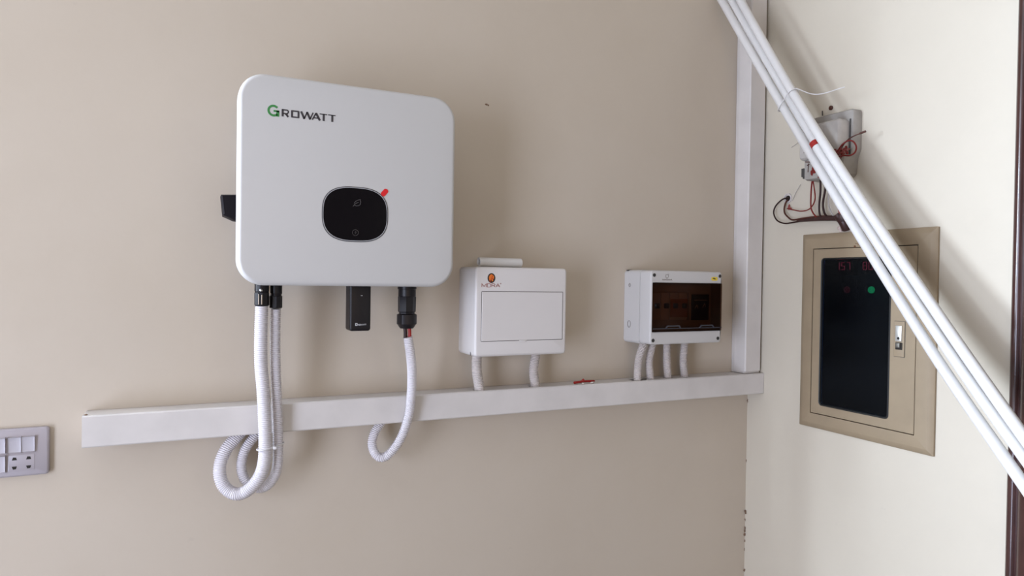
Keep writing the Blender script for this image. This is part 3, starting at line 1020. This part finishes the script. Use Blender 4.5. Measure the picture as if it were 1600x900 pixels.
# inside: mounting panel, meters with red digits, lamps
m = MB()
m.box(RW(.205, 1.200, .0), RW(.475, 1.575, -.003)) if False else m.box((.040, -.476, 1.186), (.044, -.200, 1.590))
m.build('mounting_panel', M['board_in'], bd)
def seven(m, u, v, wd, h, segs, fm, d0, d1, s):
    g = {'a': [(u, v + h), (u + wd, v + h)], 'b': [(u + wd, v + h), (u + wd, v + h / 2)], 'c': [(u + wd, v + h / 2), (u + wd, v)], 'd': [(u, v), (u + wd, v)],
         'e': [(u, v), (u, v + h / 2)], 'f': [(u, v + h / 2), (u, v + h)], 'g': [(u, v + h / 2), (u + wd, v + h / 2)]}
    m.strokes([g[c] for c in segs], s, fm, d0, d1)
for u0, txt in ((.2480, ('bc', 'acdfg', 'abc')), (.3180, ('abcdefg', 'abcdef', ''))):
    mb = MB()
    mb.box((.016, -(u0 + .050), 1.520), (.040, -(u0 - .010), 1.562), .001)
    pm = mb.build('panel_meter', M['meter_dark'], bd)
    mb = MB()
    for k, sg in enumerate(txt):
        if sg:
            seven(mb, u0 + .004 + k * .0140, 1.5330, .0085, .0165, sg, RW, -.0162, -.0152, .0016)
    mb.build('meter_digits', M['led_red'], pm, label='red lit digits')
for u, v, mt, lb in ((.2830, 1.4870, 'led_dim', 'dim red lamp'), (.3440, 1.4880, 'led_green', 'lit green lamp')):
    mb = MB()
    mb.lathe((.0155, -u, v), (-1, 0, 0), [(.0072 * math.sin(R(a)), .0078 * math.cos(R(a)) + .00005) for a in range(0, 91, 15)], 20)
    mb.build('indicator_lamp', M[mt], bd, label=lb)

# ------------------------------------------------------------------ electricity meter above the board
mt = thing('electricity_meter', 'old grey electricity meter on the right wall behind the pipes', 'electricity meter', (0, -.262, 1.738))
m = MB()
def base_outline(i):
    raw = [(.208 + i, 1.752), (.214, 1.747 + i), (.306, 1.747 + i), (.311 - i, 1.752), (.3135 - i, 1.772), (.3235 - i, 1.800), (.3235 - i, 1.880), (.3215 - i * .7, 1.8855 - i * .7), (.316, 1.888 - i), (.214, 1.888 - i), (.208 + i, 1.882)]
    return raw
m.shell(base_outline, [(0, .0005), (0, .022), (.0025, .0255)], RW)
m.build('base_plate', M['meter'], mt)
m = MB()
m.shell(rrect(.2560, 1.8262, .1110, .0800, .010, 5), [(0, .026), (0, .048), (.0015, .053), (.005, .0565), (.008, .0570)], RW)
cv = m.build('meter_cover', M['meter_cover'], mt, label='lighter grey cover')
m = MB()
m.box(RW(.3130, 1.788, .0256), RW(.3160, 1.866, .0272))  # dark strip on the base plate beside the cover
m.build('cover_edge_strip', M['meter_dark'], mt)
m = MB()
m.shell(rrect(.2390, 1.8270, .0640, .0600, .004, 3), [(0, .0560), (0, .0576)], RW)
npl = m.build('name_plate', M['meter_cover'], cv)
m = MB()
ln = []
for k, (a, b_, v) in enumerate(((.2140, .2300, 1.8120), (.2170, .2250, 1.8070), (.2165, .2360, 1.8030), (.2140, .2165, 1.8150), (.2480, .2600, 1.8480))):
    ln.append([(a, v), ((a + b_) / 2, v + .0012), (b_, v)])
m.strokes(ln, .0018, RW, .0575, .0579)
m.build('plate_print', M['plate_print'], npl)['kind'] = 'stuff'
m = MB().box(RW(.2600, 1.8420, .0570), RW(.2640, 1.8490, .0590))
m.build('seal_screw', M['meter_dark'], cv)
m = MB()
m.shell(lambda i: [(.2110 + i, 1.7445), (.2180, 1.7390 + i), (.3060, 1.7390 + i), (.3130 - i, 1.7460), (.3170 - i, 1.7855), (.2110 + i, 1.7855)], [(0, .0005), (0, .046), (.003, .050)], RW)
tc = m.build('terminal_cover', M['meter'], mt)
m = MB()
m.box(RW(.2052, 1.7500, .044), RW(.2110, 1.7680, .049), .0008)
m.box(RW(.2080, 1.7450, .044), RW(.2112, 1.7500, .049))
m.build('cover_tab', M['meter_dark'], tc)
m = MB()
m.strokes([[(.2240, 1.7580), (.2255, 1.7780)], [(.2210, 1.7740), (.2280, 1.7760)], [(.2160, 1.7830), (.2330, 1.7800), (.2480, 1.7840)]], .0020, RW, .0498, .0506)
m.build('terminal_marks', M['wire_brown'], tc)
m = MB()
for k in range(10):
    m.blob(RW(.2460 + random.uniform(-.012, .010), 1.7560 + random.uniform(-.014, .012), .0505), random.uniform(.002, .0045), (.5, 1, 1.4), .3, 1)
m.build('red_seal', M['wire_red'], tc, label='smeared red seal')
# wall plug above the meter
m = MB()
m.lathe(RW(.2427, 1.9085, .0003), (-1, 0, 0), [(0, .0052), (.0025, .0052), (.0035, .0036)], 18)
m.build('meter_lug', M['wire_brown'], mt, label='dark fixing lug')
m = MB().tube([RW(.2235, 1.894, .006), RW(.2240, 1.905, .007)], .0014, 6)
m.build('meter_pin', M['meter_dark'], mt)

# ------------------------------------------------------------------ wires below the meter
def wire(pts, r, mat, label, group=None):
    o = MB().tube(pts, r, 8, smooth_steps=6).build('electric_wire', M[mat])
    return tag(o, label, 'wire', group)
wire([(-.03, -.2187, 1.7400), (-.026, -.2133, 1.7151), (-.022, -.2098, 1.6826), (-.020, -.2139, 1.6673), (-.0205, -.226, 1.6545)], .0018, 'wire_red', 'red wire, leftmost of the wires hanging from the meter')
wire([(-.006, -.1254, 1.6849), (-.012, -.1505, 1.6792), (-.014, -.1754, 1.6739), (-.018, -.2011, 1.676), (-.023, -.2187, 1.6878), (-.0275, -.2263, 1.7018), (-.030, -.2247, 1.7241), (-.031, -.2223, 1.7400)], .0014, 'wire_red', 'thin red wire swinging from the meter to the wall hole')
wire([(-.03, -.2419, 1.7400), (-.026, -.2393, 1.7122), (-.022, -.2332, 1.6805), (-.020, -.2337, 1.6612), (-.0205, -.2402, 1.6545)], .0023, 'wire_black', 'first black wire hanging from the meter right of the red ones')
wire([(-.03, -.2593, 1.7400), (-.026, -.2515, 1.7109), (-.022, -.2436, 1.6854), (-.020, -.2459, 1.6647), (-.0205, -.2541, 1.6545)], .0024, 'wire_black', 'second black wire hanging from the meter, bowed outward')
wire([(-.03, -.2696, 1.7400), (-.026, -.2619, 1.7068), (-.022, -.2593, 1.681), (-.020, -.265, 1.6631), (-.0205, -.2713, 1.6545)], .0015, 'wire_grey', 'thin grey wire hanging from the meter next to the pipes')
wire([(-.03, -.2890, 1.7400), (-.026, -.2850, 1.7000), (-.022, -.2860, 1.672), (-.0205, -.2885, 1.6560)], .0026, 'wire_pink', 'faded red wire hanging from the meter half behind the pipes')
wire([(.004, -.1262, 1.7122), (-.006, -.1258, 1.7110), (-.012, -.1143, 1.7078), (-.015, -.0971, 1.6932), (-.016, -.0923, 1.6759), (-.016, -.1031, 1.6574), (-.016, -.1255, 1.6479), (-.016, -.1491, 1.6479), (-.0165, -.1833, 1.6501), (-.017, -.2305, 1.6511), (-.017, -.2654, 1.6500), (-.016, -.2800, 1.6470)], .0019, 'wire_black', 'long black wire looping from the wall hole to the taped bundle')
wire([(.004, -.1225, 1.7050), (-.005, -.1235, 1.7050), (-.010, -.1209, 1.6914), (-.012, -.1231, 1.6752), (-.014, -.1372, 1.6614), (-.0165, -.1539, 1.6545), (-.0190, -.19, 1.6560), (-.0195, -.24, 1.6565), (-.018, -.279, 1.6530)], .0021, 'wire_brown', 'brown wire inside the black loop from the wall hole')
# taped bundle lying along the wires
m = MB()
m.tube([(-.0155, -.1660, 1.6512), (-.0170, -.2000, 1.6515), (-.0180, -.2350, 1.6515), (-.0180, -.2700, 1.6500), (-.0170, -.2900, 1.6460)], lambda i, s: (.0034 + .0030 * min(1, s / .09)), 10, smooth_steps=5)
bt = m.build('taped_bundle', M['tape_dark'])
tag(bt, 'dark taped wire bundle running to the lump above the beige board', 'wire bundle')
m = MB()
m.tube([(-.0160, -.2800, 1.6560), (-.0140, -.2900, 1.6440), (-.0090, -.2930, 1.6330), (-.0030, -.2930, 1.6240)], lambda i, s: .0115 - .0001 * i, 12, smooth_steps=4)
m.blob((-.0170, -.2930, 1.6480), .012, (.8, 1, 1.1), .18, 2)
cs = m.build('taped_conduit_end', M['tape_dark'])
tag(cs, 'dark red-brown taped conduit lump on the wall just above the beige board', 'conduit end')
m = MB()
for k in range(12):
    m.blob((-.003, -.2890 + random.uniform(-.013, .016), 1.6300 + random.uniform(-.009, .006)), random.uniform(.003, .006), (.6, 1, 1), .35, 1)
m.build('putty_patch', M['putty'], wr)
# conduit mouth in the wall (left of the meter wires)
m = MB()
m.lathe(RW(.1225, 1.7110, .0002), (-1, 0, 0), [(0, .0128), (.0030, .0122), (.0036, .0108), (.0030, .0092), (.0004, .0090)], 22, True)
ch = m.build('wall_conduit', M['conduit_old'])
tag(ch, 'round conduit mouth in the right wall where the black wire loop starts', 'conduit')
m = MB()
m.lathe(RW(.1225, 1.7110, .0006), (-1, 0, 0), [(0, .0070), (.0006, .0070)], 18)
m.build('conduit_opening', M['hole'], ch)
m = MB().blob(RW(.1285, 1.6890, .003), .0055, (.5, .7, 1.3), .25, 1).blob(RW(.1360, 1.6840, .006), .004, (.5, 1.1, .8), .25, 1)
tag(m.build('tape_scrap', M['wire_pink']), 'pale red tape scrap under the round conduit mouth', 'tape')
# wall hairs / string stubs
for pts, lb in (([(-.001, -.1365, 1.7040), (-.004, -.1500, 1.7230), (-.005, -.1640, 1.7400)], 'thin grey thread rising from the round conduit mouth'),
                ([(-.0008, -.1300, 1.8360), (-.004, -.1500, 1.8420), (-.030, -.1950, 1.8470)], 'thin dark thread poking out left of the meter')):
    tag(MB().tube(pts, .0006, 6, smooth_steps=4).build('thread', M['wire_grey']), lb, 'thread')
# red wire curl on the right of the meter
rc = thing('red_wire_curl', 'curl of red wire with a loose tail on the right side of the meter', 'wire', (-.06, -.31, 1.79))
m = MB()
m.tube([(-.0585, -.2850, 1.8010), (-.0620, -.2980, 1.7900), (-.0650, -.3080, 1.7850), (-.065, -.3163, 1.7925), (-.065, -.3257, 1.8029), (-.060, -.3358, 1.8099), (-.055, -.3445, 1.8075), (-.050, -.3487, 1.7963), (-.050, -.3459, 1.7844), (-.055, -.3374, 1.7784), (-.060, -.3255, 1.7798), (-.063, -.3140, 1.7790), (-.0625, -.3020, 1.7840), (-.0590, -.2960, 1.7900)], .0018, 8, smooth_steps=5)
m.build('wire_loop', M['wire_red'], rc)
m = MB()
m.tube([(-.062, -.3050, 1.7800), (-.0650, -.3181, 1.7847), (-.060, -.3249, 1.8035), (-.055, -.3365, 1.8158), (-.050, -.3512, 1.8219), (-.045, -.3671, 1.8263)], lambda i, s: .0013 if i < 26 else .0022, 8, smooth_steps=6)
m.build('wire_tail', M['wire_brown'], rc)
m = MB()
for k in range(16):
    u = .2930 + k * .0028
    m.blob((-.0605, -u, 1.7900 + random.uniform(-.012, .008)), random.uniform(.0025, .0055), (.4, 1, 1), .4, 1)
m.build('wire_tangle', M['wire_red'], rc)
m = MB()
for k in range(12):
    a = random.uniform(0, 6.28)
    m.tube([(-.064, -(.300 + random.uniform(0, .03)), 1.785 + random.uniform(-.01, .012)), (-.066, -(.305 + random.uniform(0, .035)), 1.787 + random.uniform(-.014, .012)), (-.060, -(.310 + random.uniform(0, .035)), 1.782 + random.uniform(-.01, .016))], .0008, 6, smooth_steps=4)
m.build('wire_strands', M['wire_pink'], rc)

# ------------------------------------------------------------------ the leaning PVC pipes
pA = [(-0.1367, -0.0149, 2.225), (-0.1292, -0.0896, 2.1), (-0.12, -0.1806, 1.95), (-0.1144, -0.2753, 1.8), (-0.1149, -0.3763, 1.65), (-0.1247, -0.4859, 1.5), (-0.1463, -0.6077, 1.35), (-0.1947, -0.7587, 1.2), (-0.3929, -1.2152, 0.8), (-0.5929, -1.6752, 0.4), (-0.7869, -2.1214, 0.009)]
pD = [(-0.124, -0.0329, 2.225), (-0.1184, -0.1096, 2.1), (-0.1109, -0.2018, 1.95), (-0.1055, -0.2966, 1.8), (-0.1063, -0.398, 1.65), (-0.1161, -0.5103, 1.5), (-0.1386, -0.636, 1.35), (-0.1893, -0.7889, 1.2), (-0.3876, -1.2455, 0.8), (-0.5876, -1.7055, 0.4), (-0.7816, -2.1517, 0.009)]
pB = [(-0.1258, -0.3042, 1.805), (-0.1263, -0.3417, 1.75), (-0.1275, -0.4114, 1.65), (-0.1391, -0.526, 1.5), (-0.1644, -0.6536, 1.35), (-0.2173, -0.8081, 1.2), (-0.4156, -1.2647, 0.8), (-0.6156, -1.7247, 0.4), (-0.8096, -2.1709, 0.009)]
pC = [(-0.1284, -0.0604, 2.225), (-0.1305, -0.1378, 2.1), (-0.1306, -0.2322, 1.95), (-0.1305, -0.3321, 1.8), (-0.1357, -0.4408, 1.65), (-0.1508, -0.5592, 1.5), (-0.1806, -0.6893, 1.35), (-0.2374, -0.8441, 1.2), (-0.4358, -1.3007, 0.8), (-0.6358, -1.7607, 0.4), (-0.8298, -2.2069, 0.009)]
PR = .0095


def pipe(pts, label, steps=10):
    P = catmull(pts, steps)
    m = MB()
    m.tube(P, PR, 20)
    return tag(m.build('pvc_pipe', M['pipe'], None, 50), label, 'pipe', 'leaning white pvc pipes')


pipe(pA, 'leaning white PVC pipe on the left lower side of the bundle')
pipe(pD, 'leaning white PVC pipe hidden behind the taped one, middle of the bundle')
pipe(pC, 'leaning white PVC pipe on the upper right side of the bundle')
po = pipe(pB, 'shorter leaning white PVC pipe with red tape on its upper end')
m = MB()
q0, q1 = Vector(pB[0]), Vector(pB[1])
ax = (q1 - q0).normalized()
m.lathe(q0 - ax * .0008, ax, [(-.0010, .0050), (-.0010, PR - .0006), (.0004, PR + .0012), (.0120, PR + .0012), (.0126, PR + .0002)], 22, True)
m.build('red_tape', M['tape_red'], po, label='band of red tape')
# white tie around the bundle with its tail
ti = thing('cable_tie', 'white cable tie around the leaning pipes with a long tail', 'cable tie', (-.12, -.235, 1.91))
m = MB()
def at_z(pts, z):
    P = catmull(pts, 12)
    return min(P, key=lambda p: abs(p.z - z))


axis = (at_z(pD, 1.86) - at_z(pD, 1.97)).normalized()
hub = at_z(pD, 1.916)
cen = [min(catmull(q, 60), key=lambda p: abs((p - hub).dot(axis))) for q in (pA, pD, pC)]
mid = sum(cen, Vector()) / 3
side = (cen[2] - cen[0])
side = (side - axis * side.dot(axis)).normalized()
nor = axis.cross(side)
flat = [((c - mid).dot(side), (c - mid).dot(nor)) for c in cen]
cpts = []
for k in range(40):
    a = 2 * math.pi * k / 40
    c, s_ = math.cos(a), math.sin(a)
    fu, fv = max(flat, key=lambda f: f[0] * c + f[1] * s_)
    cpts.append(mid + side * (fu + c * (PR + .0028)) + nor * (fv + s_ * (PR + .0028)))
m.tube(cpts, .0012, 6, closed=True)
m.build('tie_loop', M['tie'], ti)
m = MB()
m.tube([cen[2] + side * (PR + .0042), (-.0985, -.2850, 1.9170), (-.0725, -.3350, 1.9243)], .0011, 6, smooth_steps=5)
m.build('tie_tail', M['tie'], ti)
